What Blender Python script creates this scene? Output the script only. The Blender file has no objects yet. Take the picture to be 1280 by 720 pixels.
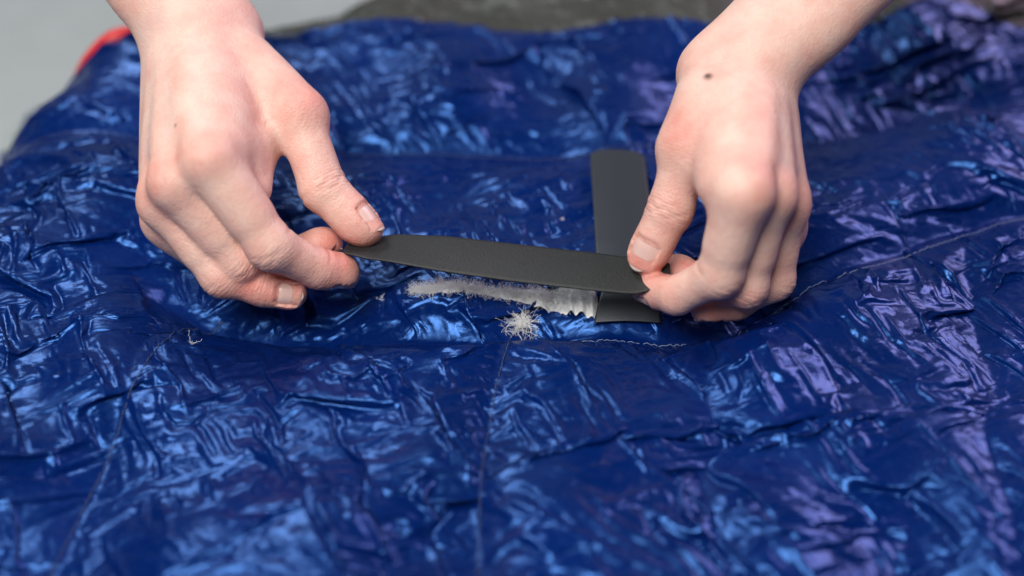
import bpy, bmesh, math, random
import numpy as np
from mathutils import Vector, Matrix

random.seed(7)
rng = np.random.default_rng(11)
scene = bpy.context.scene
COL = scene.collection

# ------------------------------------------------------------------ camera
PITCH = math.radians(40.0)
DIST = 0.555
cam_d = bpy.data.cameras.new('camera')
cam_d.lens = 50.0
cam_d.sensor_width = 36.0
cam_d.clip_start = 0.02
cam_d.clip_end = 30.0
cam_d.dof.use_dof = True
cam_d.dof.focus_distance = 0.541
cam_d.dof.aperture_fstop = 3.0
cam_d.dof.aperture_blades = 8
cam = bpy.data.objects.new('camera', cam_d)
COL.objects.link(cam)
cam.location = (0.0, -DIST * math.cos(PITCH), DIST * math.sin(PITCH))
cam.rotation_euler = (math.radians(90.0) - PITCH, 0.0, 0.0)
scene.camera = cam

# ------------------------------------------------------------------ room light
world = bpy.data.worlds.new('World')
scene.world = world
world.use_nodes = True
bgn = world.node_tree.nodes['Background']
bgn.inputs[0].default_value = (0.80, 0.88, 1.0, 1.0)
bgn.inputs[1].default_value = 0.06


def area_light(name, loc, target, sx, sy, power, color):
    d = bpy.data.lights.new(name, 'AREA')
    d.shape = 'RECTANGLE'
    d.size, d.size_y = sx, sy
    d.energy = power
    d.color = color
    o = bpy.data.objects.new(name, d)
    COL.objects.link(o)
    o.location = loc
    o.rotation_euler = (Vector(target) - Vector(loc)).to_track_quat('-Z', 'Y').to_euler()
    return o


area_light('key_softbox', (-0.30, -0.54, 1.05), (0, 0.02, 0.03), 0.6, 0.5, 18.0, (1.0, 0.97, 0.94))
area_light('window_light', (-0.55, 0.75, 1.20), (0, 0.05, 0), 0.4, 0.5, 8.0, (0.88, 0.95, 1.0))
area_light('side_sheen_light', (1.00, 0.75, 0.80), (0.15, 0.05, 0), 0.7, 0.6, 9.0, (1.0, 0.70, 0.97))  # pinkish lamp added for the lavender sheen on the bag's right side

vs = scene.view_settings
vs.view_transform = 'Standard'
vs.look = 'None'
vs.exposure = 0.0
vs.gamma = 1.0
vs.use_curve_mapping = False

# ------------------------------------------------------------------ helpers


def link(o, parent=None):
    COL.objects.link(o)
    if parent is not None:
        o.parent = parent
    return o


def np_mesh(name, V, F, smooth=True):
    """mesh from an (n,3) array and an (m,3|4) int array"""
    V = np.ascontiguousarray(V, dtype=np.float32)
    F = np.ascontiguousarray(F, dtype=np.int32)
    me = bpy.data.meshes.new(name)
    n, k = F.shape
    me.vertices.add(len(V))
    me.vertices.foreach_set('co', V.ravel())
    me.loops.add(n * k)
    me.loops.foreach_set('vertex_index', F.ravel())
    me.polygons.add(n)
    me.polygons.foreach_set('loop_start', np.arange(0, n * k, k, dtype=np.int32))
    me.polygons.foreach_set('loop_total', np.full(n, k, dtype=np.int32))
    if smooth:
        me.polygons.foreach_set('use_smooth', np.ones(n, dtype=bool))
    me.update(calc_edges=True)
    me.validate()
    return me


def np_obj(name, V, F, mat, parent=None, smooth=True):
    me = np_mesh(name, V, F, smooth)
    me.materials.append(mat)
    return link(bpy.data.objects.new(name, me), parent)


def add_attr(me, name, arr):
    a = me.attributes.new(name, 'FLOAT', 'POINT')
    a.data.foreach_set('value', np.ascontiguousarray(arr, dtype=np.float32))


def tag(o, label, cat, group=None):
    o['label'] = label
    o['category'] = cat
    if group:
        o['group'] = group


def new_mat(name):
    m = bpy.data.materials.new(name)
    m.use_nodes = True
    nt = m.node_tree
    b = nt.nodes['Principled BSDF']
    return m, nt, b


def N(nt, typ, **kw):
    n = nt.nodes.new(typ)
    for k, v in kw.items():
        setattr(n, k, v)
    return n


def grid_faces(nx, ny, off=0):
    idx = np.arange(nx * ny).reshape(ny, nx) + off
    return np.stack([idx[:-1, :-1], idx[:-1, 1:], idx[1:, 1:], idx[1:, :-1]], -1).reshape(-1, 4)


def value_noise(x, y, scale, seed):
    """smooth 2-D value noise in -1..1"""
    r = np.random.default_rng(seed)
    tab = r.uniform(-1, 1, (64, 64))
    gx, gy = x / scale + 31.7, y / scale + 17.3
    ix, iy = np.floor(gx).astype(int), np.floor(gy).astype(int)
    fx, fy = gx - ix, gy - iy
    fx = fx * fx * fx * (fx * (fx * 6 - 15) + 10)
    fy = fy * fy * fy * (fy * (fy * 6 - 15) + 10)
    g = lambda a, b: tab[a % 64, b % 64]
    return (g(ix, iy) * (1 - fx) + g(ix + 1, iy) * fx) * (1 - fy) + (g(ix, iy + 1) * (1 - fx) + g(ix + 1, iy + 1) * fx) * fy


# ------------------------------------------------------------------ materials
def mat_nylon(name, c1, c2, rough, tint=(1, 1, 1), spec=0.7):
    m, nt, b = new_mat(name)
    tc = N(nt, 'ShaderNodeTexCoord')
    no = N(nt, 'ShaderNodeTexNoise'); no.inputs['Scale'].default_value = 14.0; no.inputs['Detail'].default_value = 4.0
    nt.links.new(tc.outputs['Object'], no.inputs['Vector'])
    mx = N(nt, 'ShaderNodeMix', data_type='RGBA')
    mx.inputs['A'].default_value = (*c1, 1); mx.inputs['B'].default_value = (*c2, 1)
    nt.links.new(no.outputs['Fac'], mx.inputs['Factor'])
    nt.links.new(mx.outputs['Result'], b.inputs['Base Color'])
    rn = N(nt, 'ShaderNodeTexNoise'); rn.inputs['Scale'].default_value = 38.0; rn.inputs['Detail'].default_value = 6.0
    nt.links.new(tc.outputs['Object'], rn.inputs['Vector'])
    rm = N(nt, 'ShaderNodeMapRange'); rm.inputs['From Min'].default_value = .3; rm.inputs['From Max'].default_value = .7
    rm.inputs['To Min'].default_value = rough - .07; rm.inputs['To Max'].default_value = rough + .12
    nt.links.new(rn.outputs['Fac'], rm.inputs['Value']); nt.links.new(rm.outputs[0], b.inputs['Roughness'])
    b.inputs['Specular IOR Level'].default_value = spec
    b.inputs['Specular Tint'].default_value = (*tint, 1)
    # crinkled film: warped ridges, two sizes
    wn = N(nt, 'ShaderNodeTexNoise'); wn.inputs['Scale'].default_value = 60.0; wn.inputs['Detail'].default_value = 2.0
    nt.links.new(tc.outputs['Object'], wn.inputs['Vector'])
    wm = N(nt, 'ShaderNodeVectorMath', operation='MULTIPLY_ADD')
    wm.inputs[1].default_value = (0.012, 0.012, 0.012)
    nt.links.new(wn.outputs['Color'], wm.inputs[0]); nt.links.new(tc.outputs['Object'], wm.inputs[2])
    prev = None
    for sc, amp, rz, st in ((60.0, .10, .55, 2.6), (130.0, .12, -.5, 2.2), (300.0, .09, .9, 1.8)):
        mp = N(nt, 'ShaderNodeMapping'); mp.inputs['Rotation'].default_value = (0, 0, rz); mp.inputs['Scale'].default_value = (1.0, st, 1.0)
        nt.links.new(wm.outputs[0], mp.inputs['Vector'])
        vo = N(nt, 'ShaderNodeTexVoronoi', feature='F1'); vo.inputs['Scale'].default_value = sc
        nt.links.new(mp.outputs[0], vo.inputs['Vector'])
        df = N(nt, 'ShaderNodeVectorMath', operation='SUBTRACT')
        nt.links.new(mp.outputs[0], df.inputs[0]); nt.links.new(vo.outputs['Position'], df.inputs[1])
        cc = N(nt, 'ShaderNodeVectorMath', operation='SUBTRACT'); cc.inputs[1].default_value = (.5, .5, .5)
        nt.links.new(vo.outputs['Color'], cc.inputs[0])
        dt = N(nt, 'ShaderNodeVectorMath', operation='DOT_PRODUCT')
        nt.links.new(df.outputs[0], dt.inputs[0]); nt.links.new(cc.outputs[0], dt.inputs[1])
        ml = N(nt, 'ShaderNodeMath', operation='MULTIPLY_ADD'); ml.inputs[1].default_value = amp
        nt.links.new(dt.outputs['Value'], ml.inputs[0])
        if prev is not None:
            nt.links.new(prev.outputs[0], ml.inputs[2])
        else:
            ml.inputs[2].default_value = 0
        prev = ml
    ad = prev
    bp = N(nt, 'ShaderNodeBump'); bp.inputs['Strength'].default_value = 0.75; bp.inputs['Distance'].default_value = 1.0
    nt.links.new(ad.outputs[0], bp.inputs['Height'])
    nt.links.new(bp.outputs[0], b.inputs['Normal'])
    return m


M_BLUE = mat_nylon('blue_nylon', (0.0001, 0.0056, 0.050), (0.0002, 0.0150, 0.132), 0.255, (0.14, 0.38, 1.0), 1.0)
M_GREY = mat_nylon('olive_grey_nylon', (0.024, 0.026, 0.020), (0.042, 0.044, 0.034), 0.45)
M_RED = mat_nylon('red_nylon', (0.72, 0.012, 0.012), (0.80, 0.02, 0.015), 0.5)


def mat_plain(name, col, rough, bump_scale=0, bump=0.0, dist=0.0005, vary=0.0, spec=0.5):
    m, nt, b = new_mat(name)
    b.inputs['Base Color'].default_value = (*col, 1)
    b.inputs['Roughness'].default_value = rough
    b.inputs['Specular IOR Level'].default_value = spec
    if bump_scale:
        tc = N(nt, 'ShaderNodeTexCoord')
        no = N(nt, 'ShaderNodeTexNoise'); no.inputs['Scale'].default_value = bump_scale; no.inputs['Detail'].default_value = 4
        nt.links.new(tc.outputs['Object'], no.inputs['Vector'])
        bp = N(nt, 'ShaderNodeBump'); bp.inputs['Strength'].default_value = bump; bp.inputs['Distance'].default_value = dist
        nt.links.new(no.outputs['Fac'], bp.inputs['Height']); nt.links.new(bp.outputs[0], b.inputs['Normal'])
        if vary:
            mp = N(nt, 'ShaderNodeMapRange'); mp.inputs['From Min'].default_value = .3; mp.inputs['From Max'].default_value = .7
            mp.inputs['To Min'].default_value = 1 - vary; mp.inputs['To Max'].default_value = 1 + vary
            nt.links.new(no.outputs['Fac'], mp.inputs['Value'])
            vm = N(nt, 'ShaderNodeVectorMath', operation='SCALE'); vm.inputs[0].default_value = col
            nt.links.new(mp.outputs[0], vm.inputs['Scale']); nt.links.new(vm.outputs[0], b.inputs['Base Color'])
    return m


M_TABLE = mat_plain('grey_table', (0.32, 0.355, 0.345), 0.6, 40, 0.1, 0.0005, 0.04)
M_WALL = mat_plain('grey_wall', (0.30, 0.33, 0.32), 0.8, 30, 0.1, 0.0005, 0.03)
M_STRIP = mat_plain('black_repair_tape', (0.0175, 0.019, 0.0195), 0.60, 1300, 0.6, 0.0004, 0.32)
M_PATCH = mat_plain('charcoal_repair_tape', (0.024, 0.029, 0.037), 0.40, 1800, 0.25, 0.0002, 0.18)  # dark grey tape, its bluish sheen put into the base colour
M_THREAD = mat_plain('pale_thread', (0.16, 0.21, 0.34), 0.7)
M_THREAD_D = mat_plain('navy_thread', (0.05, 0.07, 0.15), 0.7)
M_DOWN = mat_plain('white_down', (0.96, 0.96, 0.95), 0.9)
M_DOWN_MAT = mat_plain('matted_down', (0.90, 0.90, 0.88), 0.95, 900, 0.25, 0.0004, 0.08)
for m_ in (M_DOWN, M_DOWN_MAT):
    b_ = m_.node_tree.nodes['Principled BSDF']
    b_.inputs['Subsurface Weight'].default_value = 0.0
    b_.inputs['Subsurface Radius'].default_value = (1, 1, 1)
    b_.inputs['Subsurface Scale'].default_value = 0.002
    b_.inputs['Specular IOR Level'].default_value = 0.1


# ------------------------------------------------------------------ table and wall
def box_bm(name, lo, hi, mat, bevel=0.0):
    bm = bmesh.new()
    bmesh.ops.create_cube(bm, size=1.0)
    for v in bm.verts:
        v.co = Vector([lo[i] + (v.co[i] + .5) * (hi[i] - lo[i]) for i in range(3)])
    if bevel:
        bmesh.ops.bevel(bm, geom=bm.edges[:], offset=bevel, segments=2, affect='EDGES')
    me = bpy.data.meshes.new(name); bm.to_mesh(me); bm.free(); me.materials.append(mat)
    return link(bpy.data.objects.new(name, me))


TABLE_Z = -0.085
t = box_bm('table_top', (-1.2, -0.55, TABLE_Z - 0.03), (1.2, 1.35, TABLE_Z), M_TABLE, 0.004); t['kind'] = 'structure'
w = box_bm('wall', (-3.0, 1.40, -0.9), (3.0, 1.45, 2.2), M_WALL); w['kind'] = 'structure'

#@@BAG
# ------------------------------------------------------------------ sleeping bag: a slack sheet buckling over its filling
SEAMS = {   # plan polylines (m)
    'upper': [(-0.30, .110), (-0.15, .104), (0.04, .103), (0.14, .112), (0.22, .135), (0.34, .160)],
    'lower': [(-0.135, .004), (-0.10, -.012), (-0.045, -.018), (0.0, -.023), (0.03, -.023), (0.058, -.025), (0.085, -.016), (0.108, -.006), (0.15, .018), (0.20, .042), (0.25, .058), (0.34, .085)],
    'left': [(-0.115, .000), (-0.127, -.015), (-0.135, -.045), (-0.145, -.10), (-0.16, -.21)],
    'mid': [(0.0, -.023), (-0.006, -.055), (-0.0105, -.10), (-0.012, -.21)],
    'right': [(0.070, -.022), (0.072, -.06), (0.069, -.11), (0.070, -.21)],
    'far_right': [(0.185, .035), (0.182, -.02), (0.166, -.08), (0.155, -.21)],
}


def poly_dist(x, y, pl):
    d = np.full(x.shape, 9.0)
    for (ax, ay), (bx, by) in zip(pl[:-1], pl[1:]):
        ex, ey = bx - ax, by - ay
        t_ = np.clip(((x - ax) * ex + (y - ay) * ey) / (ex * ex + ey * ey), 0, 1)
        d = np.minimum(d, np.hypot(x - ax - t_ * ex, y - ay - t_ * ey))
    return d


EDGE = [(-0.36, -.25), (-0.262, .00), (-0.228, .080), (-0.210, .122), (-0.190, .168), (-0.150, .208), (-0.085, .222), (-0.06, .26), (-0.03, .36)]


def macro(x, y):
    """height of the filled bag before the shell wrinkles"""
    dmin = np.full(x.shape, 9.0)
    puff = np.full(x.shape, 1.0)
    for k, pl in SEAMS.items():
        d = poly_dist(x, y, pl)
        wdt = .013 if k in ('upper', 'lower') else .011
        dep = 1.0 if k in ('upper', 'lower') else 0.45
        puff = np.minimum(puff, 1 - dep * np.exp(-(d / wdt) ** 1.3))
    h = -0.0070 + 0.0105 * puff
    h += 0.008 * value_noise(x, y, .085, 3) + 0.006 * value_noise(x, y, .038, 4)
    h += 0.009 * np.exp(-(((x + .185) / .05) ** 2 + ((y - .15) / .06) ** 2))
    # the far side climbs a little towards the back right, then rolls away
    h += 0.02 * np.clip((y - .10) / .12, 0, 1) ** 2 * np.clip((x + .05) / .2, 0, 1)
    # left and back-left edge of the bag
    ex = np.array([p[0] for p in EDGE]); ey = np.array([p[1] for p in EDGE])
    d = poly_dist(x, y, EDGE)
    xe = np.interp(y, ey, ex)
    s = np.where(x > xe, -d, d)            # outside positive
    q = np.clip((s + .032) / .060, 0, 1)
    h -= .085 * (1 - np.sqrt(np.clip(1 - q ** 2.4, 0, 1)))
    # back edge
    q = np.clip((y - .235) / .06, 0, 1)
    h -= .07 * q ** 2
    # pressed down under the fingertips
    for px, py, r, a in ((-.084, -.014, .016, .006), (-.066, -.004, .02, .006), (-.11, -.012, .02, .008), (-.12, .01, .03, .010),
                         (.073, -.02, .018, .006), (.052, -.014, .02, .004), (.095, -.015, .02, .008), (.10, .005, .03, .010)):
        h -= a * np.exp(-((x - px) ** 2 + (y - py) ** 2) / r ** 2)
    return h


def upsample(A):
    """double grid resolution, (ny,nx,c) -> (2ny-1, 2nx-1, c)"""
    ny, nx, c = A.shape
    B = np.zeros((2 * ny - 1, 2 * nx - 1, c), A.dtype)
    B[::2, ::2] = A
    B[1::2, ::2] = .5 * (A[1:] + A[:-1])
    B[:, 1::2] = .5 * (B[:, 2::2] + B[:, :-2:2])
    return B


X0, X1, Y0, Y1 = -.315, .345, -.205, .305
H0 = .008
ROT = math.radians(24.0)          # the weave runs askew to the table
CR, SR = math.cos(ROT), math.sin(ROT)
OX, OY = .5 * (X0 + X1), .5 * (Y0 + Y1)
GW = .5 * ((X1 - X0) * CR + (Y1 - Y0) * SR)
GH = .5 * ((X1 - X0) * SR + (Y1 - Y0) * CR)


def rest_lengths(U, exc, dirx, diry, amp_iso):
    """rest vectors lengths of every edge family from the macro sheet and the slack metric"""
    out = {}
    for name, (di, dj) in FAM.items():
        a, b_ = sl(U.shape, di, dj)
        e = U[b_] - U[a]
        L = np.sqrt((e ** 2).sum(-1))
        ux, uy = e[..., 0] / L, e[..., 1] / L
        ex = .5 * (exc[a] + exc[b_]); dx = dirx[a]; dy = diry[a]
        proj = (ux * dx + uy * dy) ** 2
        out[name] = (L * (1 + amp_iso + ex * proj)).astype(np.float32)
    return out


FAM = {'h': (0, 1), 'v': (1, 0), 'd1': (1, 1), 'd2': (1, -1)}


def sl(shape, di, dj):
    ny, nx = shape[:2]
    if dj >= 0:
        return (slice(0, ny - di), slice(0, nx - dj)), (slice(di, ny), slice(dj, nx))
    return (slice(0, ny - di), slice(-dj, nx)), (slice(di, ny), slice(0, nx + dj))


def project(P, W, rest, stiff):
    ny, nx = P.shape[:2]
    for name, (di, dj) in FAM.items():
        R = rest[name]
        (a0, a1), (b0, b1) = sl(P.shape, di, dj)
        for par in (0, 1):
            if di == 0:
                A = P[a0, a1][:, par::2]; B = P[b0, b1][:, par::2]; r = R[:, par::2]
                wa = W[a0, a1][:, par::2]; wb = W[b0, b1][:, par::2]
            else:
                A = P[a0, a1][par::2]; B = P[b0, b1][par::2]; r = R[par::2]
                wa = W[a0, a1][par::2]; wb = W[b0, b1][par::2]
            e = B - A
            L = np.sqrt(np.einsum('ijk,ijk->ij', e, e)) + 1e-9
            s = stiff * (L - r) / L / (wa + wb + 1e-9)
            s = s[..., None]
            A += e * (s * wa[..., None])
            B -= e * (s * wb[..., None])


def simulate():
    nx = int(round(2 * GW / H0)) + 1
    ny = int(round(2 * GH / H0)) + 1
    ga, gb = np.meshgrid(np.linspace(-GW, GW, nx), np.linspace(-GH, GH, ny))
    gx, gy = OX + ga * CR - gb * SR, OY + ga * SR + gb * CR
    r = np.random.default_rng(5)
    gx = gx + r.uniform(-.2, .2, gx.shape) * H0; gy = gy + r.uniform(-.2, .2, gy.shape) * H0
    U = np.stack([gx, gy, macro(gx, gy)], -1).astype(np.float32)
    P = U.copy()
    P[..., 2] += r.normal(0, .004, P.shape[:2]) + .006 * value_noise(gx, gy, .02, 9)
    for level, (iters, iso, aniso, kf, kb, nz) in enumerate(((300, .05, .17, .0012, .006, 0), (300, .055, .18, .0022, .007, .0010), (180, .06, .18, .0032, .008, .0004), (50, .062, .18, .004, .006, .0002))):
        if level:
            D_ = upsample(P - U)
            U = upsample(U)
            U[..., 2] = macro(U[..., 0], U[..., 1])
            P = U + D_
            P[..., 2] += r.normal(0, nz, P.shape[:2])
        x, y = U[..., 0], U[..., 1]
        # main compression direction and amount vary over the bag
        th = 1.7 + 1.2 * value_noise(x, y, .13, 21) + .7 * value_noise(x, y, .05, 22)
        rt = np.clip((x - .02) / .12, 0, 1); rt = .6 * rt * rt * (3 - 2 * rt)
        th = th * (1 - rt) + 2.0 * rt
        amt = np.clip(.6 + .9 * value_noise(x, y, .07, 23), .05, 1.4)
        dirx, diry = np.cos(th), np.sin(th)
        # gathers along the stitched seams
        for k, pl in SEAMS.items():
            d = poly_dist(x, y, pl)
            g = np.exp(-(d / .022) ** 2)
            if k in ('upper', 'lower'):
                dx, dy = 1.0, 0.12
            else:
                dx, dy = 0.0, 1.0
            dirx = dirx * (1 - g) + dx * g; diry = diry * (1 - g) + dy * g
        # tension lines radiating from the pinch points
        for cx, cy, rad in ((-.082, -.018, .075), (.055, -.022, .06), (-.125, .0, .05)):
            ddx, ddy = x - cx, y - cy
            rr = np.hypot(ddx, ddy) + 1e-6
            g = np.exp(-(rr / rad) ** 2)
            tx, ty = -ddy / rr, ddx / rr
            sgn = np.sign(tx * dirx + ty * diry); sgn[sgn == 0] = 1
            dirx = dirx * (1 - g) + tx * sgn * g; diry = diry * (1 - g) + ty * sgn * g
        nrm = np.hypot(dirx, diry) + 1e-6
        dirx /= nrm; diry /= nrm
        rest = rest_lengths(U, aniso * amt, dirx, diry, iso)
        W = np.ones(P.shape[:2], np.float32)
        W[0] = W[-1] = 0; W[:, 0] = W[:, -1] = 0
        seam = np.full(x.shape, 9.0)
        for k, pl in SEAMS.items():
            seam = np.minimum(seam, poly_dist(x, y, pl) + (0 if k in ('upper', 'lower') else .004))
        kfm = (kf + .12 * np.exp(-(seam / .004) ** 2))[1:-1, 1:-1]
        S = U[..., 2]
        V = np.zeros_like(P)
        for it in range(iters):
            Q = P.copy()
            P[1:-1, 1:-1] += .80 * V[1:-1, 1:-1]
            project(P, W, rest, .8)
            z = P[..., 2]
            # filling pushes back, thin film resists sharp bending
            z[1:-1, 1:-1] += kfm * (S[1:-1, 1:-1] - z[1:-1, 1:-1])
            lap = .25 * (P[2:, 1:-1] + P[:-2, 1:-1] + P[1:-1, 2:] + P[1:-1, :-2]) - P[1:-1, 1:-1]
            P[1:-1, 1:-1] += kb * lap
            V = P - Q
    return U, P


U, P = simulate()
NYg, NXg = P.shape[:2]
gxU, gyU = U[..., 0], U[..., 1]
#@@BAGMESH


HS = .0012
HNX, HNY = int((X1 - X0) / HS) + 1, int((Y1 - Y0) / HS) + 1


def raster():
    """highest point of the shell in each cell of a plan grid"""
    H_ = np.full((HNY, HNX), -9.0)
    j = np.round((P[..., 0].ravel() - X0) / HS).astype(int); i = np.round((P[..., 1].ravel() - Y0) / HS).astype(int)
    ok = (j >= 0) & (j < HNX) & (i >= 0) & (i < HNY)
    np.maximum.at(H_, (i[ok], j[ok]), P[..., 2].ravel()[ok])
    for _ in range(4):
        g_ = np.pad(H_, 1, mode='edge')
        m_ = np.max(np.stack([g_[1:-1, :-2], g_[1:-1, 2:], g_[:-2, 1:-1], g_[2:, 1:-1]]), 0)
        H_ = np.where(H_ < -8, m_, H_)
    return H_


HMAP = raster()


def cloth_z(x, y):
    j = np.clip(np.round((np.asarray(x) - X0) / HS).astype(int), 0, HNX - 1)
    i = np.clip(np.round((np.asarray(y) - Y0) / HS).astype(int), 0, HNY - 1)
    return HMAP[i, j]


# the charcoal tape lies on the shell: the shell is flattened under it
PX0, PX1, PY0, PY1 = .0335, .0570, -.0165, .0850     # plan rectangle of the tape


def tape_z(x, y):
    base = np.interp(y, [-.025, -.018, -.008, .002, .02, .05, .08, .10], [-.0075, -.004, .0015, .0045, .0065, .0075, .0070, .0050])
    return base + .0006 * np.sin((x - PX0) * 160)


zc = tape_z(gxU, gyU)
inside = (P[..., 0] > PX0 - .001) & (P[..., 0] < PX1 + .001) & (P[..., 1] > PY0 - .001) & (P[..., 1] < PY1 + .001)
P[..., 2] = np.where(inside, np.minimum(P[..., 2], zc - .0009), P[..., 2])
P[..., 2] = np.maximum(P[..., 2], TABLE_Z + .002)

# the rip: a wedge-shaped hole with torn lips
RIP = [(-.039, .0010), (-.025, .0000), (-.0156, -.0010), (0.0, -.0028), (.019, -.0040), (.0325, -.0060)]
RIPW = [.0006, .0020, .0008, .0018, .0036, .0052]


def rip_q(x, y):
    rx = [p[0] for p in RIP]
    yc = np.interp(x, rx, [p[1] for p in RIP]); hw = np.interp(x, rx, RIPW)
    q = np.abs(y - yc) / hw
    return np.where((x < rx[0]) | (x > rx[-1]), 9.0, q), y - yc, yc, hw


q, side, ryc, rhw = rip_q(P[..., 0], P[..., 1])
lip = np.exp(-np.clip(q - 1, 0, 9) ** 2 / 1.2) * (q < 8)
P[..., 2] += .0018 * lip * (side > 0) + .0006 * lip * (side <= 0)
hole = q < 1
P[..., 1] = np.where(hole, ryc + np.sign(side) * rhw * (1 + .12 * value_noise(P[..., 0], side * 0, .003, 8)), P[..., 1])

HMAP = raster()
F = grid_faces(NXg, NYg)
Vf = P.reshape(-1, 3)
fc = Vf[F].mean(1)
hf = hole.reshape(-1)[F]; sf = np.sign(side).reshape(-1)[F]
across = (hf & (sf > 0)).any(1) & (hf & (sf < 0)).any(1)
keep = ~hf.all(1) & (fc[:, 2] > TABLE_Z + .006) & ~across & (fc[:, 0] > X0) & (fc[:, 0] < X1) & (fc[:, 1] > Y0) & (fc[:, 1] < Y1)
back_y = .186 + .010 * value_noise(gxU, gyU, .05, 40)
rear = (gyU > back_y).reshape(-1)[F[:, 0]] & (fc[:, 0] > -.16)


def sub_mesh(name, mask, mat, parent):
    f = F[mask]
    used, inv = np.unique(f, return_inverse=True)
    return np_obj(name, Vf[used], inv.reshape(-1, 4), mat, parent)


bag = link(bpy.data.objects.new('sleeping_bag', None))
bag.location = (0, 0, 0)
tag(bag, 'crinkled glossy blue nylon sleeping bag with a rip, lying under both hands', 'sleeping bag')
shell = sub_mesh('shell', keep & ~rear, M_BLUE, bag)
panel = sub_mesh('rear_panel', keep & rear, M_GREY, bag)
panel['label'] = 'olive grey nylon panel along the far edge'

#@@SMALL
# ------------------------------------------------------------------ tubes for threads, trim and fibres


def tubes(paths, radius, sides=4):
    """many polylines -> one vertex / face array"""
    Vs, Fs, off = [], [], 0
    for k, pts in enumerate(paths):
        pts = np.asarray(pts, float)
        n = len(pts)
        tg = np.gradient(pts, axis=0)
        tg /= np.linalg.norm(tg, axis=1)[:, None] + 1e-12
        ref = np.array([0, 0, 1.0]) if abs(tg[0, 2]) < .8 else np.array([1.0, 0, 0])
        a = np.cross(tg, ref); a /= np.linalg.norm(a, axis=1)[:, None] + 1e-12
        b = np.cross(tg, a)
        r = radius if np.isscalar(radius) else radius[k]
        rr = np.full(n, r) if np.isscalar(r) else np.asarray(r)
        ang = np.arange(sides) * 2 * np.pi / sides
        ring = pts[:, None] + rr[:, None, None] * (a[:, None] * np.cos(ang)[None, :, None] + b[:, None] * np.sin(ang)[None, :, None])
        Vs.append(ring.reshape(-1, 3))
        i = np.arange(n - 1)[:, None] * sides; j = np.arange(sides)[None]
        j2 = (j + 1) % sides
        Fs.append(np.stack([i + j, i + j2, i + sides + j2, i + sides + j], -1).reshape(-1, 4) + off)
        off += n * sides
    return np.concatenate(Vs), np.concatenate(Fs)


def resample(pl, step):
    pl = np.asarray(pl, float)
    s = np.r_[0, np.cumsum(np.hypot(*np.diff(pl, axis=0).T))]
    q_ = np.arange(0, s[-1], step)
    return np.stack([np.interp(q_, s, pl[:, 0]), np.interp(q_, s, pl[:, 1])], -1)


def stitches(name, keys, mat, lab, ok=lambda p: True):
    paths = []
    for k in keys:
        p = resample(SEAMS[k], .0030)
        for c, d in zip(p[:-1], p[1:]):
            if not ok(c):
                continue
            e = c + (d - c) * .90 + rng.normal(0, .00012, 2)
            m = .5 * (c + e)
            zz = [float(cloth_z(*c)), float(cloth_z(*m)) + .0005, float(cloth_z(*e))]
            zz[1] = max(zz[1], .5 * (zz[0] + zz[2]) + .0003)
            paths.append([(c[0], c[1], zz[0]), (m[0], m[1], zz[1]), (e[0], e[1], zz[2])])
    V_, F_ = tubes(paths, .00018, 4)
    o = np_obj(name, V_, F_, mat, bag)
    o['kind'] = 'stuff'
    o['label'] = lab
    return o


stitches('stitching', ['lower'], M_THREAD, 'pale thread stitched along the near seam', lambda p: p[0] > .004)
stitches('stitching', ['upper', 'left', 'mid'], M_THREAD_D, 'dark blue thread along the other seams')


# red lining that shows past the far left edge
def red_trim():
    ctr = np.array([(-221.9, 186.7, -34.0), (-215.7, 185.6, -22.0), (-207.8, 179.4, -9.0), (-201.2, 178.0, -1.0), (-193.5, 179.5, 3.0), (-185.2, 184.9, 3.0), (-176.3, 194.7, 0.0), (-166.9, 213.4, -8.0)]) * 1e-3
    s = np.linspace(0, 1, len(ctr)); q_ = np.linspace(0, 1, 60)
    c = np.stack([np.interp(q_, s, ctr[:, i]) for i in range(3)], -1)
    for _ in range(6):
        c[1:-1] = .5 * c[1:-1] + .25 * (c[2:] + c[:-2])
    tg = np.gradient(c, axis=0); tg /= np.linalg.norm(tg, axis=1)[:, None]
    up = np.array([0, 0, 1.0]); out = np.cross(tg, up); out /= np.linalg.norm(out, axis=1)[:, None]
    ang = np.linspace(0, 2 * np.pi, 17)[:-1]
    pr = .0078 + .0004 * np.sin(q_ * 19)[:, None] * np.sin(ang * 2 + 1)[None]
    V_ = c[:, None] + (out[:, None] * np.cos(ang)[None, :, None] * .7 + up * np.sin(ang)[None, :, None]) * pr[..., None]
    n, k = 60, 16
    i = np.arange(n - 1)[:, None] * k; j = np.arange(k)[None]; j2 = (j + 1) % k
    F_ = np.stack([i + j, i + j2, i + k + j2, i + k + j], -1).reshape(-1, 4)
    o = np_obj('red_lining', V_.reshape(-1, 3), F_, M_RED, bag)
    o['label'] = 'red lining showing at the far left edge'


red_trim()


# ------------------------------------------------------------------ repair tapes
def slab(name, top, thick, mat, nrm=None):
    """grid of points (ny,nx,3) -> closed sheet of the given thickness"""
    ny, nx = top.shape[:2]
    if nrm is None:
        du = np.gradient(top, axis=1); dv = np.gradient(top, axis=0)
        nrm = np.cross(du, dv); nrm /= np.linalg.norm(nrm, axis=2)[..., None] + 1e-12
    bot = top - nrm * thick
    V_ = np.concatenate([top.reshape(-1, 3), bot.reshape(-1, 3)])
    f1 = grid_faces(nx, ny); f2 = grid_faces(nx, ny, nx * ny)[:, ::-1]
    idx = np.arange(nx * ny).reshape(ny, nx)
    loop = np.r_[idx[0, :], idx[1:, -1], idx[-1, -2::-1], idx[-2:0:-1, 0]]
    l2 = np.roll(loop, -1)
    f3 = np.stack([l2, loop, loop + nx * ny, l2 + nx * ny], -1)
    return np_obj(name, V_, np.concatenate([f1, f2, f3]), mat)


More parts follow.
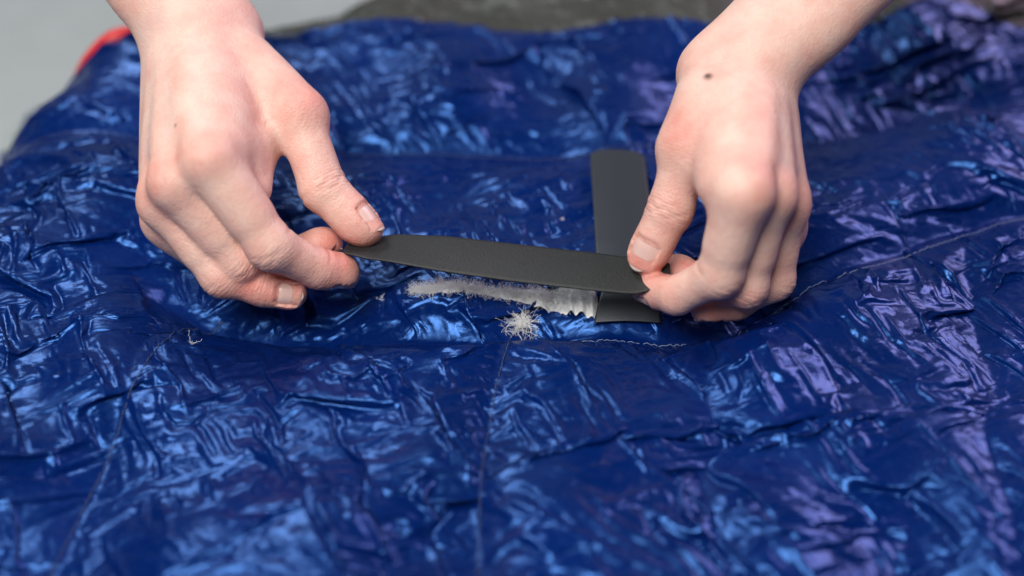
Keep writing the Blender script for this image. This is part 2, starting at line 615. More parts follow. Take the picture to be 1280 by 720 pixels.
def rounded_rows(n, length, r):
    """half-width factor: rounded corners at both ends of a strip, returned per row"""
    t_ = np.linspace(0, 1, n) * length
    d = np.minimum(t_, length - t_)
    cut = np.where(d < r, r - np.sqrt(np.clip(r * r - (r - d) ** 2, 0, None)), 0)
    return cut


def flat_tape():
    ny, nx = 120, 26
    L = PY1 - PY0
    tt = np.r_[np.linspace(0, .06, 20)[:-1], np.linspace(.06, .94, 82)[:-1], np.linspace(.94, 1, 20)]
    d = (1 - tt) * L; r = .0056
    cut = np.where(d < r, r - np.sqrt(np.clip(r * r - (r - d) ** 2, 0, None)), 0)
    hw = (PX1 - PX0) / 2
    u = np.linspace(-1, 1, nx)
    yy_ = PY0 + tt * L
    xx = (PX0 + PX1) / 2 + u[None] * (hw - cut[:, None]) + np.interp(yy_, [-.0165, -.004, .003, .085], [-.0022, .0012, -.0004, .0])[:, None] * (1 - u[None]) * .5
    yy = np.broadcast_to((PY0 + tt * L)[:, None], xx.shape)
    top = np.stack([xx, yy, tape_z(xx, yy)], -1)
    o = slab('repair_tape', top, .0004, M_PATCH)
    tag(o, 'charcoal tape with rounded end lying flat on the blue bag, beside the right thumb', 'tape')


flat_tape()


def held_tape():
    ctr = np.array([(-63.7, 2.6, 19.0), (-56.4, 0.4, 20.0), (-45.8, 0.9, 20.0), (-24.3, -3.2, 20.5), (0.0, -8.0, 20.5), (29.9, -13.1, 20.0), (41.9, -14.3, 19.0), (47.9, -14.1, 18.5), (53.8, -14.9, 19.5), (59.2, -13.6, 20.0)]) * 1e-3
    tilt = np.array([20, 18, 8, -2, -4, -4, -2, -2, 2, 6.0])
    n = 110
    s = np.r_[0, np.cumsum(np.linalg.norm(np.diff(ctr, axis=0), axis=1))]; q_ = np.linspace(0, s[-1], n)
    c = np.stack([np.interp(q_, s, ctr[:, i]) for i in range(3)], -1); tl = np.radians(np.interp(q_, s, tilt))
    for _ in range(8):
        c[1:-1] = .5 * c[1:-1] + .25 * (c[2:] + c[:-2]); tl[1:-1] = .5 * tl[1:-1] + .25 * (tl[2:] + tl[:-2])
    hw = .0103
    cut = rounded_rows(n, s[-1], .0015)
    u = np.linspace(-1, 1, 16)
    wd = np.stack([0 * tl + .04, np.cos(tl), -np.sin(tl)], -1)
    wd /= np.linalg.norm(wd, axis=1)[:, None]
    taper = 1 - .42 * np.clip((q_ - s[-1] + .013) / .013, 0, 1) ** 1.2 - .25 * np.clip((.010 - q_) / .010, 0, 1)
    off = u[None] * (hw * taper - cut)[:, None]
    top = c[:, None] + off[..., None] * wd[:, None]
    top[..., 2] -= .0009 * np.abs(u)[None] ** 2 * np.clip(np.sin(np.linspace(0, np.pi, n)), 0, 1)[:, None]
    top = top.transpose(1, 0, 2)
    o = slab('repair_tape', top, .0006, M_STRIP)
    tag(o, 'long black tape strip stretched taut between both hands', 'tape')


held_tape()


# ------------------------------------------------------------------ down
def fibre(p, d, length, curl, n=7, droop=0.0):
    d = np.asarray(d, float); d /= np.linalg.norm(d)
    pts = [np.asarray(p, float)]
    for i in range(n - 1):
        d = d + rng.normal(0, curl, 3); d[2] -= droop; d /= np.linalg.norm(d)
        pts.append(pts[-1] + d * length / (n - 1))
    return np.array(pts)


def down_in_rip():
    # matted bed of down filling the opening
    nx, ny = 260, 44
    tt = np.linspace(0, 1, nx); u = np.linspace(-1.5, 1.5, ny)
    x = RIP[0][0] - .001 + tt * (RIP[-1][0] - RIP[0][0] + .0016)
    yc = np.interp(x, [p[0] for p in RIP], [p[1] for p in RIP]); hw = np.interp(x, [p[0] for p in RIP], RIPW)
    X_ = np.broadcast_to(x, (ny, nx)); Y_ = yc[None] + u[:, None] * hw[None]
    zl, zu = cloth_z(x, yc - hw * 1.25), cloth_z(x, yc + hw * 1.25)
    for _ in range(14):
        for b_ in (zl, zu):
            b_[1:-1] = .5 * b_[1:-1] + .25 * (b_[2:] + b_[:-2])
    bz = lambda u_: zl + (zu - zl) * np.clip((u_ + 1.25) / 2.5, 0, 1)
    Z_ = np.stack([bz(q_) for q_ in u]) + .0010 - .0011 * u[:, None] ** 2 * np.ones((1, nx)) + np.clip(1.25 - np.abs(u[:, None]), 0, 1) * (.0007 * value_noise(X_, Y_, .0030, 60) + .0003 * value_noise(X_, Y_, .0012, 61) + .0003 * value_noise(X_, Y_, .0006, 62))
    V_ = np.stack([X_, Y_, Z_], -1).reshape(-1, 3)
    o = np_obj('down_filling', V_, grid_faces(nx, ny), M_DOWN_MAT, bag)
    o['label'] = 'white down showing through the rip'
    paths = []
    for _ in range(2400):
        k = rng.uniform(0, .97)
        xx = x[0] + k * (x[-1] - x[0]); y0 = np.interp(xx, x, yc); h = np.interp(xx, x, hw)
        uu = rng.uniform(-1.0, 1.0) * rng.uniform(.6, 1.15)
        p = (xx, y0 + uu * h, float(np.interp(xx, x, bz(uu))) + .0013 - .0010 * uu * uu)
        paths.append(fibre(p, (rng.normal(0, 1.2), rng.normal(0, .7), rng.uniform(-.1, .3)), rng.uniform(.002, .0062), .62, 9, .04))
    V_, F_ = tubes(paths, .000055, 3)
    f = np_obj('down_fibres', V_, F_, M_DOWN, bag); f['kind'] = 'stuff'; f['label'] = 'fine white fibres sticking out of the rip'


down_in_rip()


def tuft(name, c, size, n, label, spread=1.0, group=None):
    c = np.array([c[0], c[1], float(cloth_z(c[0], c[1])) + .0012])
    paths = []; rad = []
    for k in range(n):
        a = rng.uniform(0, 2 * math.pi); el = rng.uniform(.0, 1.1)
        d = (math.cos(a) * math.cos(el) * spread, math.sin(a) * math.cos(el), math.sin(el) * .8)
        m = fibre(c + rng.normal(0, size * .06, 3) * (1, 1, .4), d, size * rng.uniform(.25, 1.25), .52, 8, .0)
        paths.append(m); rad.append(np.linspace(.00008, .00005, 8))
        for b in range(2):                                   # barbs
            i = rng.integers(2, 7)
            paths.append(fibre(m[i], rng.normal(0, 1, 3) + (m[i] - m[i - 1]) / (size * .1), size * rng.uniform(.12, .28), .3, 4))
            rad.append(np.full(4, .00006))
    V_, F_ = tubes(paths, rad, 3)
    me_n = np_obj(name, V_ - c, F_, M_DOWN)
    me_n.location = c
    tag(me_n, label, 'down', group)
    return me_n


tuft('down_tuft', (.0037, -.0138), .0102, 150, 'white star-shaped tuft of down on the blue bag below the rip')
tuft('down_wisp', (.0205, .041), .0035, 5, 'tiny wisp of down on the bag above the black tape, left of the flat tape')
tuft('down_wisp', (-.052, .002), .0035, 6, 'tiny wisp of down on the bag just right of the left index fingertip')
tuft('down_wisp', (-.120, -.030), .0045, 5, 'tiny wisp of down on the bag below the left hand')
tuft('down_wisp', (-.213, -.026), .0040, 5, 'tiny pale wisp of down near the left border of the picture')

#@@HANDS
# ------------------------------------------------------------------ hands: one blended surface per hand and forearm
VOX = .0009


class Field:
    """signed distance on a regular grid, primitives blended in place"""

    def __init__(s, lo, hi):
        s.lo = np.array(lo, float)
        s.n = np.ceil((np.array(hi) - s.lo) / VOX).astype(int) + 1
        s.ax = [(s.lo[i] + np.arange(s.n[i]) * VOX).astype(np.float32) for i in range(3)]

    def blank(s):
        return np.full(tuple(s.n), .03, np.float32)

    def box(s, pts, r):
        pts = np.asarray(pts)
        a = np.clip(np.floor((pts.min(0) - r - s.lo) / VOX).astype(int), 0, s.n)
        b = np.clip(np.ceil((pts.max(0) + r - s.lo) / VOX).astype(int) + 1, 0, s.n)
        return tuple(slice(a[i], b[i]) for i in range(3))

    def pts(s, bx):
        return [s.ax[0][bx[0]][:, None, None], s.ax[1][bx[1]][None, :, None], s.ax[2][bx[2]][None, None, :]]


def smin(a, b, k):
    if k <= 0:
        return np.minimum(a, b)
    h = np.maximum(k - np.abs(a - b), 0) / k
    return np.minimum(a, b) - h * h * (k * .25)


def cone(fd, A, a, b, ra, rb, k, flat=None):
    """capsule with linearly varying radius; flat=(dir, factor) squashes it along dir"""
    a = np.asarray(a, float); b = np.asarray(b, float)
    m = max(ra, rb) + k + .004
    bx = fd.box([a, b], m)
    if any(q_.stop <= q_.start for q_ in bx):
        return
    x, y, z = fd.pts(bx)
    e = b - a; L2 = e @ e + 1e-12
    px, py, pz = x - a[0], y - a[1], z - a[2]
    t_ = np.clip((px * e[0] + py * e[1] + pz * e[2]) / L2, 0, 1)
    dx, dy, dz = px - t_ * e[0], py - t_ * e[1], pz - t_ * e[2]
    if flat is not None:
        dr, fac = flat
        w_ = (dx * dr[0] + dy * dr[1] + dz * dr[2]) * (1 / fac - 1)
        dx = dx + w_ * dr[0]; dy = dy + w_ * dr[1]; dz = dz + w_ * dr[2]
    d = np.sqrt(dx * dx + dy * dy + dz * dz) - (ra + (rb - ra) * t_)
    A[bx] = smin(A[bx], d.astype(np.float32), k)


def tri(fd, A, a, b, c, r, k):
    """triangle sheet with rounded thickness"""
    a, b, c = (np.asarray(q_, float) for q_ in (a, b, c))
    bx = fd.box([a, b, c], r + k + .004)
    x, y, z = fd.pts(bx)
    P_ = np.stack(np.broadcast_arrays(x, y, z), -1).astype(np.float32)
    nor = np.cross(b - a, c - a)

    def seg(p0, p1):
        e = p1 - p0; w_ = P_ - p0.astype(np.float32)
        t_ = np.clip((w_ @ e.astype(np.float32)) / (e @ e), 0, 1)
        return ((w_ - t_[..., None] * e.astype(np.float32)) ** 2).sum(-1)
    s_ = sum(np.sign((P_ - p0.astype(np.float32)) @ np.cross(p1 - p0, nor).astype(np.float32) * -1) for p0, p1 in ((a, b), (b, c), (c, a)))
    d2 = np.minimum(np.minimum(seg(a, b), seg(b, c)), seg(c, a))
    pl = ((P_ - a.astype(np.float32)) @ nor.astype(np.float32)) ** 2 / (nor @ nor)
    d = np.sqrt(np.where(np.abs(s_) >= 2.5, pl, d2)) - r
    A[bx] = smin(A[bx], d.astype(np.float32), k)


def surface_nets(A, lo):
    """dual contouring on the zero level, quads"""
    ins = A < 0
    nx, ny, nz = A.shape
    c = np.zeros((nx - 1, ny - 1, nz - 1), np.uint8)
    for i in (0, 1):
        for j in (0, 1):
            for k in (0, 1):
                c += ins[i:nx - 1 + i, j:ny - 1 + j, k:nz - 1 + k]
    cell = np.argwhere((c > 0) & (c < 8))
    vid = np.full(c.shape, -1, np.int32)
    vid[tuple(cell.T)] = np.arange(len(cell))
    cor = {(i, j, k): A[cell[:, 0] + i, cell[:, 1] + j, cell[:, 2] + k] for i in (0, 1) for j in (0, 1) for k in (0, 1)}
    acc = np.zeros((len(cell), 3)); cnt = np.zeros(len(cell))
    keys = list(cor)
    for a in keys:
        for ax in range(3):
            if a[ax] == 0:
                b = list(a); b[ax] = 1; b = tuple(b)
                va, vb = cor[a], cor[b]
                m = (va < 0) != (vb < 0)
                t_ = np.where(m, va / np.where(m, va - vb, 1), 0)
                p = np.tile(np.array(a, float), (len(cell), 1)); p[:, ax] = t_
                acc += p * m[:, None]; cnt += m
    V_ = (cell + acc / cnt[:, None]) * VOX + lo
    Fs = []
    for ax in range(3):
        o1, o2 = [q_ for q_ in range(3) if q_ != ax]
        sa = [slice(None)] * 3; sb = [slice(None)] * 3
        sa[ax] = slice(0, -1); sb[ax] = slice(1, None)
        a_, b_ = ins[tuple(sa)], ins[tuple(sb)]
        for flip in (0, 1):
            e = np.argwhere((a_ & ~b_) if not flip else (~a_ & b_))
            e = e[(e[:, o1] > 0) & (e[:, o2] > 0) & (e[:, o1] < A.shape[o1] - 1) & (e[:, o2] < A.shape[o2] - 1)]
            q4 = []
            for d1, d2 in ((1, 1), (0, 1), (0, 0), (1, 0)):
                k = e.copy(); k[:, o1] -= d1; k[:, o2] -= d2
                q4.append(vid[tuple(k.T)])
            q4 = np.stack(q4, -1)
            if (flip == 1) != (ax == 1):
                q4 = q4[:, ::-1]
            Fs.append(q4)
    F_ = np.concatenate(Fs)
    F_ = F_[(F_ >= 0).all(1)]
    return V_, F_


def smooth_mesh(V_, F_, it, lam=.5):
    e = np.concatenate([F_[:, [0, 1]], F_[:, [1, 2]], F_[:, [2, 3]], F_[:, [3, 0]]])
    n = len(V_)
    deg = np.bincount(e[:, 0], minlength=n) + np.bincount(e[:, 1], minlength=n)
    for q_ in range(it):
        for l_ in (lam, -lam * 1.02):
            s = np.stack([np.bincount(e[:, 0], V_[e[:, 1], i], n) + np.bincount(e[:, 1], V_[e[:, 0], i], n) for i in range(3)], -1)
            V_ = V_ + l_ * (s / np.maximum(deg, 1)[:, None] - V_)
    return V_


def vnormals(V_, F_):
    fn = np.cross(V_[F_[:, 2]] - V_[F_[:, 0]], V_[F_[:, 3]] - V_[F_[:, 1]])
    n = np.stack([sum(np.bincount(F_[:, k], fn[:, i], len(V_)) for k in range(4)) for i in range(3)], -1)
    return n / (np.linalg.norm(n, axis=1)[:, None] + 1e-12)


def unit(v):
    v = np.asarray(v, float)
    return v / (np.linalg.norm(v) + 1e-12)


def mat_skin():
    m, nt, b = new_mat('skin')
    L_ = nt.links.new
    tc = N(nt, 'ShaderNodeTexCoord')
    red = N(nt, 'ShaderNodeAttribute', attribute_name='red')
    n1 = N(nt, 'ShaderNodeTexNoise'); n1.inputs['Scale'].default_value = 90; n1.inputs['Detail'].default_value = 5; n1.inputs['Roughness'].default_value = .6
    L_(tc.outputs['Object'], n1.inputs['Vector'])
    a = N(nt, 'ShaderNodeMath', operation='MULTIPLY_ADD'); a.inputs[1].default_value = 1.3; a.inputs[2].default_value = -.65
    L_(n1.outputs['Fac'], a.inputs[0])
    s = N(nt, 'ShaderNodeMath', operation='ADD', use_clamp=True)
    L_(a.outputs[0], s.inputs[0]); L_(red.outputs['Fac'], s.inputs[1])
    mx = N(nt, 'ShaderNodeMix', data_type='RGBA')
    mx.inputs['A'].default_value = (0.79, 0.53, 0.44, 1); mx.inputs['B'].default_value = (0.66, 0.25, 0.20, 1)
    L_(s.outputs[0], mx.inputs['Factor'])
    # faint bluish veins
    n3 = N(nt, 'ShaderNodeAttribute', attribute_name='vein')
    mv = N(nt, 'ShaderNodeMix', data_type='RGBA'); mv.inputs['B'].default_value = (0.50, 0.44, 0.42, 1)
    L_(n3.outputs['Fac'], mv.inputs['Factor']); L_(mx.outputs['Result'], mv.inputs['A'])
    # moles
    mo = N(nt, 'ShaderNodeAttribute', attribute_name='mole')
    mm = N(nt, 'ShaderNodeMix', data_type='RGBA'); mm.inputs['B'].default_value = (0.10, 0.055, 0.045, 1)
    L_(mo.outputs['Fac'], mm.inputs['Factor']); L_(mv.outputs['Result'], mm.inputs['A'])
    L_(mm.outputs['Result'], b.inputs['Base Color'])
    b.inputs['Roughness'].default_value = .52
    b.inputs['Specular IOR Level'].default_value = .45
    b.inputs['Subsurface Weight'].default_value = .22
    b.inputs['Subsurface Radius'].default_value = (1.0, .38, .22)
    b.inputs['Subsurface Scale'].default_value = .0035
    # relief: fine skin cells plus the wrinkle lines over the joints
    v = N(nt, 'ShaderNodeTexVoronoi', feature='F1'); v.inputs['Scale'].default_value = 1250
    L_(tc.outputs['Object'], v.inputs['Vector'])
    v2 = N(nt, 'ShaderNodeTexNoise'); v2.inputs['Scale'].default_value = 420; v2.inputs['Detail'].default_value = 3
    L_(tc.outputs['Object'], v2.inputs['Vector'])
    ws = N(nt, 'ShaderNodeAttribute', attribute_name='wr_s')
    wm = N(nt, 'ShaderNodeAttribute', attribute_name='wr_m')
    nz = N(nt, 'ShaderNodeTexNoise'); nz.inputs['Scale'].default_value = 160; nz.inputs['Detail'].default_value = 3
    L_(tc.outputs['Object'], nz.inputs['Vector'])
    ph = N(nt, 'ShaderNodeMath', operation='MULTIPLY_ADD'); ph.inputs[1].default_value = 6.0
    L_(nz.outputs['Fac'], ph.inputs[0])
    sc_ = N(nt, 'ShaderNodeMath', operation='MULTIPLY'); sc_.inputs[1].default_value = 2.3
    L_(ws.outputs['Fac'], sc_.inputs[0]); L_(sc_.outputs[0], ph.inputs[2])
    si = N(nt, 'ShaderNodeMath', operation='SINE'); L_(ph.outputs[0], si.inputs[0])
    ab = N(nt, 'ShaderNodeMath', operation='ABSOLUTE'); L_(si.outputs[0], ab.inputs[0])
    pw = N(nt, 'ShaderNodeMath', operation='POWER'); pw.inputs[1].default_value = .45; L_(ab.outputs[0], pw.inputs[0])
    wl = N(nt, 'ShaderNodeMath', operation='MULTIPLY'); L_(pw.outputs[0], wl.inputs[0]); L_(wm.outputs['Fac'], wl.inputs[1])
    b1 = N(nt, 'ShaderNodeBump'); b1.inputs['Strength'].default_value = .30; b1.inputs['Distance'].default_value = .0004
    L_(v.outputs['Distance'], b1.inputs['Height'])
    b2 = N(nt, 'ShaderNodeBump'); b2.inputs['Strength'].default_value = .38; b2.inputs['Distance'].default_value = .0006
    L_(v2.outputs['Fac'], b2.inputs['Height']); L_(b1.outputs[0], b2.inputs['Normal'])
    b3 = N(nt, 'ShaderNodeBump'); b3.inputs['Strength'].default_value = .38; b3.inputs['Distance'].default_value = .0005
    L_(wl.outputs[0], b3.inputs['Height']); L_(b2.outputs[0], b3.inputs['Normal'])
    L_(b3.outputs[0], b.inputs['Normal'])
    return m


def mat_nail():
    m, nt, b = new_mat('nail')
    at = N(nt, 'ShaderNodeAttribute', attribute_name='tip')
    mx = N(nt, 'ShaderNodeMix', data_type='RGBA')
    mx.inputs['A'].default_value = (0.78, 0.50, 0.44, 1); mx.inputs['B'].default_value = (0.82, 0.74, 0.67, 1)
    nt.links.new(at.outputs['Fac'], mx.inputs['Factor']); nt.links.new(mx.outputs['Result'], b.inputs['Base Color'])
    b.inputs['Roughness'].default_value = .26
    b.inputs['Subsurface Weight'].default_value = .3
    b.inputs['Subsurface Scale'].default_value = .002
    b.inputs['Subsurface Radius'].default_value = (1, .5, .4)
    return m


M_SKIN = mat_skin()
M_NAIL = mat_nail()

FR = {  # radii (mm): tip, last joint, middle joint, knuckle
    'thumb': (8.0, 9.2, 9.8, 11.0), 'index': (6.9, 7.6, 9.0, 10.4), 'middle': (7.0, 7.6, 8.6, 9.8),
    'ring': (6.6, 7.2, 8.3, 9.4), 'pinky': (5.8, 6.6, 7.6, 9.6)}
NAIL = {'thumb': (13.0, 12.2), 'index': (10.5, 9.6), 'middle': (11, 10), 'ring': (10.5, 9.4), 'pinky': (9, 8)}


def build_hand(name, fs, J, palm_n, nail_dir, web, moles, label):
    mmv = lambda q_: np.asarray(q_, float) * 1e-3
    J = {k: [mmv(p) for p in v] for k, v in J.items()}
    wr, fa = J['wr'], J['fa']
    n = unit(palm_n)                                        # dorsal direction of the palm
    allp = np.array([p for v in J.values() for p in v])
    lo, hi = allp.min(0) - .03, allp.max(0) + .03
    fd = Field(lo, hi)
    # ---- palm, wrist and forearm
    A = fd.blank()
    mc = {f: J[f][3] for f in ('index', 'middle', 'ring', 'pinky')}
    order = ['index', 'middle', 'ring', 'pinky']
    lerp = lambda a, b, t_: a + (b - a) * t_
    for s in np.linspace(0, 3, 10):
        i = min(int(s), 2); f_ = s - i
        k_ = lerp(mc[order[i]], mc[order[i + 1]], f_)
        w_ = lerp(wr[0], wr[1], s / 3)
        if f_ > .01 and f_ < .99:
            k_ = lerp(k_, w_, .20)
        cone(fd, A, w_, k_, .0100, .0093, .006)
        cone(fd, A, w_ - n * .010, lerp(k_, w_, .12) - n * .008, .0100, .0090, .008)
    for s in np.linspace(0, 1, 5):
        w_ = lerp(wr[0], wr[1], s); f_ = lerp(fa[0], fa[1], s)
        edge = abs(s - .5) * 2
        cone(fd, A, w_, f_, .0098, .0144 - .002 * edge, .010)
        cone(fd, A, w_ - n * .012, f_ - n * .016, .0098, .0156 - .002 * edge, .010)
    # head of the ulna
    cone(fd, A, lerp(wr[1], fa[1], .16) + n * .002, lerp(wr[1], fa[1], .19) + n * .002, .0095, .0095, .008)
    # thenar and little-finger pads
    cone(fd, A, J['thumb'][3] - n * .004, J['thumb'][2] - n * .003, .0110, .0092, .008)
    cone(fd, A, wr[1] - n * .014, mc['pinky'] - n * .009, .0105, .0095, .010)
    # ---- thumb web
    for tr in web:
        a, b, c = (mmv(q_) for q_ in tr[:3])
        tri(fd, A, a, b, c, tr[3] * 1e-3, .007)
    # ---- tendons and knuckles on the back of the hand
    for i, f in enumerate(order):
        w_ = lerp(wr[0], wr[1], .25 + .17 * i)
        cone(fd, A, lerp(w_, mc[f], .35) + n * .0084, lerp(w_, mc[f], .93) + n * .0066, .0020, .0026, .0060)
    G = fd.blank()
    info = []
    for f in ['thumb'] + order:
        tip, j1, j2, kn = J[f]
        r0, r1, r2, r3 = (q_ * 1e-3 * (fs if f in ('thumb', 'index') else fs * .96) for q_ in FR[f])
        B = fd.blank()
        ax = unit(tip - j1)
        # dorsal direction along the finger from its bend
        mid = unit(j2 - .5 * (j1 + kn)) if f != 'thumb' else unit(nail_dir[f])
        d_tip = unit(nail_dir[f]) if f in nail_dir else mid
        d_tip = unit(d_tip - ax * (d_tip @ ax))
        cone(fd, B, kn, j2, r3 * .93, r2 * .97, .002)
        cone(fd, B, lerp(kn, j2, .30), lerp(kn, j2, .62), (r3 * .7 + r2 * .3) * .95, (r3 * .4 + r2 * .6) * .94, .003)
        cone(fd, B, j2, j1, r2 * .93, r1, .0045)
        cone(fd, B, j1, tip, r1 * .98, r0 * .98, .003)
        # finger pulp, joint heads
        pulp = lerp(j1, tip, .82) - d_tip * r0 * .14
        cone(fd, B, lerp(j1, pulp, .6), pulp, r0 * .9, r0 * 1.0, .003)
        cone(fd, B, j2 + mid * .0004, j2 + mid * .0004, r2 * .94, r2 * .94, .0015)
        cone(fd, B, j1, j1, r1 * .96, r1 * .96, .0015)
        if f != 'thumb':
            cone(fd, A, kn + n * .0022, kn + n * .0022, .0078, .0078, .006)
        G = smin(G, B, .0012)
        info.append((f, tip, j1, j2, kn, ax, d_tip, mid, r0, r1, r2, r3))
    A = smin(A, G, .0050)
    # open end: cut the forearm off square at the last grid layers
    V_, F_ = surface_nets(A, fd.lo)
    V_ = smooth_mesh(V_, F_, 6)
    Nn = vnormals(V_, F_)
    red = np.full(len(V_), .16); wrs = np.zeros(len(V_)); wrm = np.zeros(len(V_)); vein = np.zeros(len(V_)); mole = np.zeros(len(V_))
    disp = np.zeros(len(V_))
    ell = lambda c, r: np.exp(-((V_ - c) ** 2).sum(1) / r ** 2)
    nails = []
    own = np.argmin(np.stack([np.min(np.stack([seg_d(V_, a, b) for a, b in ((i_[1], i_[2]), (i_[2], i_[3]), (i_[3], lerp(i_[3], i_[4], .6)))]), 0) for i_ in info]), 0)
    for fi, (f, tip, j1, j2, kn, ax, d, mid, r0, r1, r2, r3) in enumerate(info):
        mine = (own == fi)
        red += .55 * ell(tip, .013) + .22 * ell(j1, .010) + .28 * ell(j2 + mid * r2, .011)
        if f != 'thumb':
            red += .36 * ell(kn + n * .009, .010)
        else:
            red += .30 * ell(j2, .018)
        # wrinkles across the dorsal side of the joints
        for c, dd, prev, nx_, r, span, dep in ((j2, mid, kn, j1, r2, .0075, .00038 if f != 'thumb' else 0), (j1, d, j2, tip, r1, .0050, .00030 if f != 'thumb' else .0005)):
            tg = unit(nx_ - prev)
            s_ = (V_ - c) @ tg
            h_ = ((V_ - c) @ dd) / r
            m = np.clip((h_ - .05) / .5, 0, 1) * np.exp(-(s_ / span) ** 2) * mine * (np.linalg.norm(V_ - c, axis=1) < r * 1.9)
            if f != 'thumb' and c is j1:
                m = m * .5
            if f == 'thumb' and c is j2:
                m = m * .25
            sel = m > wrm
            wrs = np.where(sel, s_ * 1e3, wrs); wrm = np.maximum(wrm, m)
            for q0, w0, amp in ((-.0026, .0006, .7), (.0, .0007, 1.0), (.0024, .0006, .8)):
                wob = .0006 * np.sin(((V_ - c) @ np.cross(tg, dd)) * 900 + q0 * 4000)
                disp -= dep * amp * m * np.exp(-((s_ - q0 - wob) / w0) ** 2)
        # palmar flexion creases
        for c, prev, nx_, r in ((j2, kn, j1, r2), (j1, j2, tip, r1)):
            tg = unit(nx_ - prev); s_ = (V_ - c) @ tg
            h_ = -((V_ - c) @ (mid if c is j2 else d)) / r
            disp -= .0006 * np.clip(h_, 0, 1) * np.exp(-(s_ / .0009) ** 2) * mine * (np.linalg.norm(V_ - c, axis=1) < r * 1.6)
        # nail bed
        NL, NW = (q_ * 1e-3 for q_ in NAIL[f])
        sd = np.cross(ax, d)
        tilt = .15
        na = unit(ax - d * tilt)
        nd = unit(d + ax * tilt)
        rr = lerp(r0, r1, np.clip((NL - r0 * .8) / np.linalg.norm(tip - j1), 0, 1))
        org = tip + d * (rr * .985 - .0003) + ax * (r0 * .80 - NL)        # middle of the nail root
        rel = V_ - org
        u_, v_, h_ = rel @ sd / (NW / 2), rel @ na / NL, rel @ nd
        arc = NW / 2 / math.sin(math.radians(62))
        hp = -(arc - np.sqrt(np.clip(arc ** 2 - (np.clip(u_, -.99, .99) * NW / 2) ** 2, 0, None)))
        hgt = h_ - hp
        rim = np.maximum(np.abs(u_), np.clip(1 - v_ * 1.0, 0, 2) ** 1.0)
        near = mine & (h_ > -.006) & (np.abs(u_) < 1.5) & (v_ > -.35) & (v_ < 1.15)
        rad_ = np.sqrt((np.clip(np.abs(u_) - .0, 0, 9)) ** 4 + np.clip((.32 - v_) / .34, 0, 9) ** 4) ** .5
        inn = near & (rad_ < .92) & (v_ < 1.2)
        dz = np.where(inn, np.minimum(0, -.00012 - hgt), 0)
        V_ = V_ + dz[:, None] * nd[None]
        fold = near & (rad_ >= .92) & (rad_ < 1.45) & (v_ < .95)
        V_ = V_ + (np.where(fold, .00012 * np.sin(np.clip((rad_ - .92) / .53, 0, 1) * np.pi) ** .7, 0))[:, None] * nd[None]
        # nail plate
        nu, nv = 17, 20
        uu = np.linspace(-1, 1, nu); vv = np.linspace(0, 1, nv)
        Uu, Vv = np.meshgrid(uu, vv)
        wfac = np.where(Vv < .35, np.sqrt(np.clip(1 - ((.35 - Vv) / .37) ** 2.2, .02, 1)), 1.0)
        wfac = wfac * np.where(Vv > .9, 1 - .06 * ((Vv - .9) / .1) ** 2, 1)
        us = Uu * wfac * .97
        along = Vv * NL + np.where(Vv > .8, (Vv - .8) / .2 * (.0005 - .0030 * Uu ** 2), 0)
        hh = -(arc - np.sqrt(np.clip(arc ** 2 - (us * NW / 2) ** 2, 0, None))) - .0006 * Vv ** 2 + .0001 - .0006 * np.clip((.30 - Vv) / .30, 0, 1) ** 1.5 - .0003 * np.abs(us) ** 6
        top = org + sd * (us * NW / 2)[..., None] + na * along[..., None] + nd * hh[..., None]
        nails.append((top, Vv, f, (ax, nd)))
    Nn = vnormals(V_, F_)
    V_ = V_ + Nn * disp[:, None]
    for c, r in moles:
        # nearest surface point to the given spot
        c = mmv(c); k = np.argmin(((V_ - c) ** 2).sum(1)); c = V_[k]
        dd_ = np.linalg.norm(V_ - c, axis=1)
        mole = np.maximum(mole, np.clip(1.35 - dd_ / (r * 1e-3), 0, 1))
        V_ = V_ + Nn * (.0004 * np.clip(1 - (dd_ / (r * 1.2e-3)) ** 2, 0, 1))[:, None]
    # veins on the back of the hand
    for i in range(3):
        a = lerp(lerp(wr[0], wr[1], .3 + .2 * i), lerp(fa[0], fa[1], .5), .1); b = lerp(mc[order[i]], mc[order[i + 1]], .5)
        dv = seg_d(V_ - n * .010, a, lerp(a, b, .85))
        vein = np.maximum(vein, .28 * np.exp(-(dv / .0032) ** 2))
    red += .10 * value_noise(V_[:, 0] * 1.0, V_[:, 1] + V_[:, 2], .012, 77)
    base = .5 * (wr[0] + wr[1])
    o = np_obj(name, V_ - base, F_, M_SKIN)
    o.location = base
    for k, v in (('red', np.clip(red, 0, 1)), ('wr_s', wrs), ('wr_m', wrm), ('vein', vein), ('mole', mole)):
        add_attr(o.data, k, v)
    tag(o, label, 'hand')
    for top, Vv, f, (ax, nd) in nails:
        nl = slab('fingernail', top - base, .0005, M_NAIL)
        nl.parent = o
        tipa = (np.clip((Vv - .92) / .05, 0, 1) * .6).ravel()
        add_attr(nl.data, 'tip', np.r_[tipa, tipa])
    return o


def seg_d(V_, a, b):
    e = b - a
    t_ = np.clip(((V_ - a) @ e) / (e @ e + 1e-12), 0, 1)
    return np.linalg.norm(V_ - a - t_[:, None] * e, axis=1)


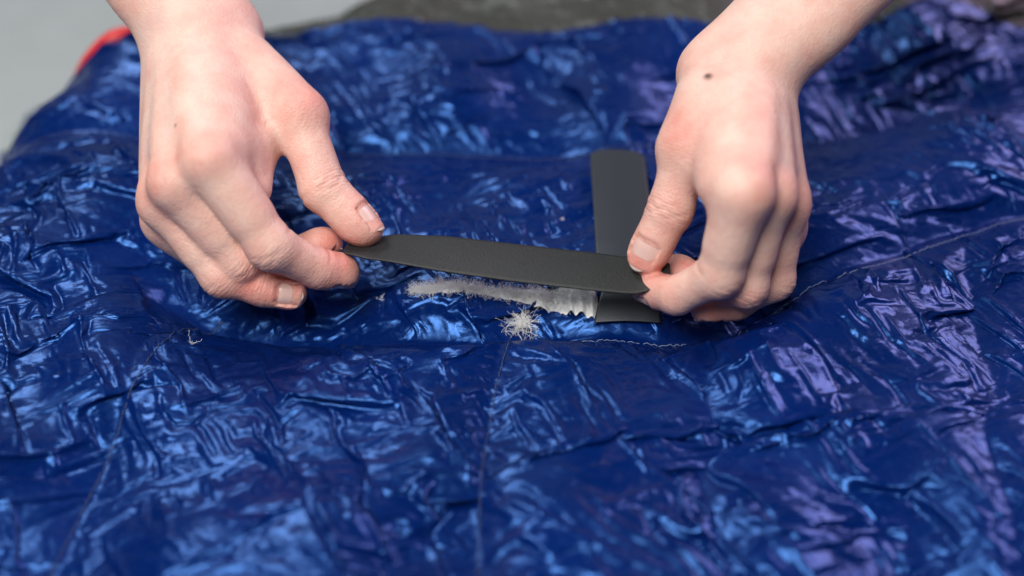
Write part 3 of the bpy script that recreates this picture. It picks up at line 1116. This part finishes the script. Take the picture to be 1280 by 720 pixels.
build_hand('hand', 0.97, {
    'thumb': [(-56.6, 6.4, 25.0), (-72.2, 16.2, 36.0), (-82.3, 36.3, 57.0), (-104.9, 57.8, 66.0)],
    'index': [(-64.6, -7.0, 13.0), (-72.9, -10.2, 18.0), (-88.6, -15.6, 33.0), (-108.5, -3.0, 62.0)],
    'middle': [(-72.2, 9.5, 14.0), (-86.3, 5.2, 11.0), (-101.8, -11.3, 22.0), (-122.1, -2.9, 52.0)],
    'ring': [(-83.7, -13.6, 9.0), (-94.4, -13.1, 11.0), (-109.0, -13.3, 17.0), (-128.9, 1.5, 40.0)],
    'pinky': [(-92.0, 2.5, 4.0), (-103.5, 4.9, 2.0), (-117.8, 8.7, 5.0), (-131.4, 9.6, 26.0)],
    'wr': [(-121.0, 74.5, 76.0), (-135.1, 72.1, 72.0)],
    'fa': [(-183.1, 138.7, 152.0), (-205.4, 129.5, 148.0)],
}, (-0.731, -0.241, 0.639), {'thumb': (0.55, 0.1, 0.75), 'index': (-0.1, -0.65, -0.55), 'ring': (-0.35, -0.8, 0.5)},
    [[(-105.2, 58.1, 64.0), (-85.6, 42.5, 50.0), (-101.9, 15.0, 52.0), 6], [(-85.6, 42.5, 50.0), (-91.7, 37.1, 48.0), (-101.9, 15.0, 52.0), 4], [(-101.7, 14.7, 54.0), (-96.9, 21.0, 46.0), (-96.1, 5.1, 44.0), 6.5]],
    [[(-127.1, 5.9, 75.0), 0.7]],
    'pale hand and forearm on the left, thumb pinching the left end of the black tape')

build_hand('hand', 0.92, {
    'thumb': [(50.3, -10.0, 24.0), (58.7, -2.4, 40.0), (64.9, 8.7, 61.0), (74.5, 22.4, 73.0)],
    'index': [(51.2, -15.7, 12.0), (60.7, -25.6, 18.0), (74.5, -31.7, 33.0), (79.8, -27.0, 65.0)],
    'middle': [(62.3, -2.6, 11.0), (74.7, -10.5, 8.0), (85.7, -26.5, 23.0), (90.6, -16.2, 56.0)],
    'ring': [(72.8, -20.5, 7.0), (84.4, -18.0, 8.0), (98.5, -14.4, 16.0), (99.0, -4.5, 43.0)],
    'pinky': [(80.0, -8.4, 3.0), (90.0, -3.6, 1.0), (101.2, 4.7, 5.0), (100.6, 2.0, 28.0)],
    'wr': [(86.2, 40.2, 78.0), (93.3, 35.9, 74.0)],
    'fa': [(192.6, 135.2, 150.2), (207.5, 109.2, 146.2)],
}, (0.834, -0.179, 0.522), {'thumb': (-0.35, -0.55, 0.8), 'index': (-0.05, -0.8, -0.25)},
    [[(74.8, 28.2, 70.0), (64.8, 11.8, 56.0), (74.5, -11.2, 58.0), 6], [(64.8, 11.8, 56.0), (69.4, 9.5, 54.0), (74.5, -11.2, 58.0), 4]],
    [[(68.5, 17.3, 95.0), 1.7]],
    'pale hand with a dark mole near the wrist, pinching the black tape')
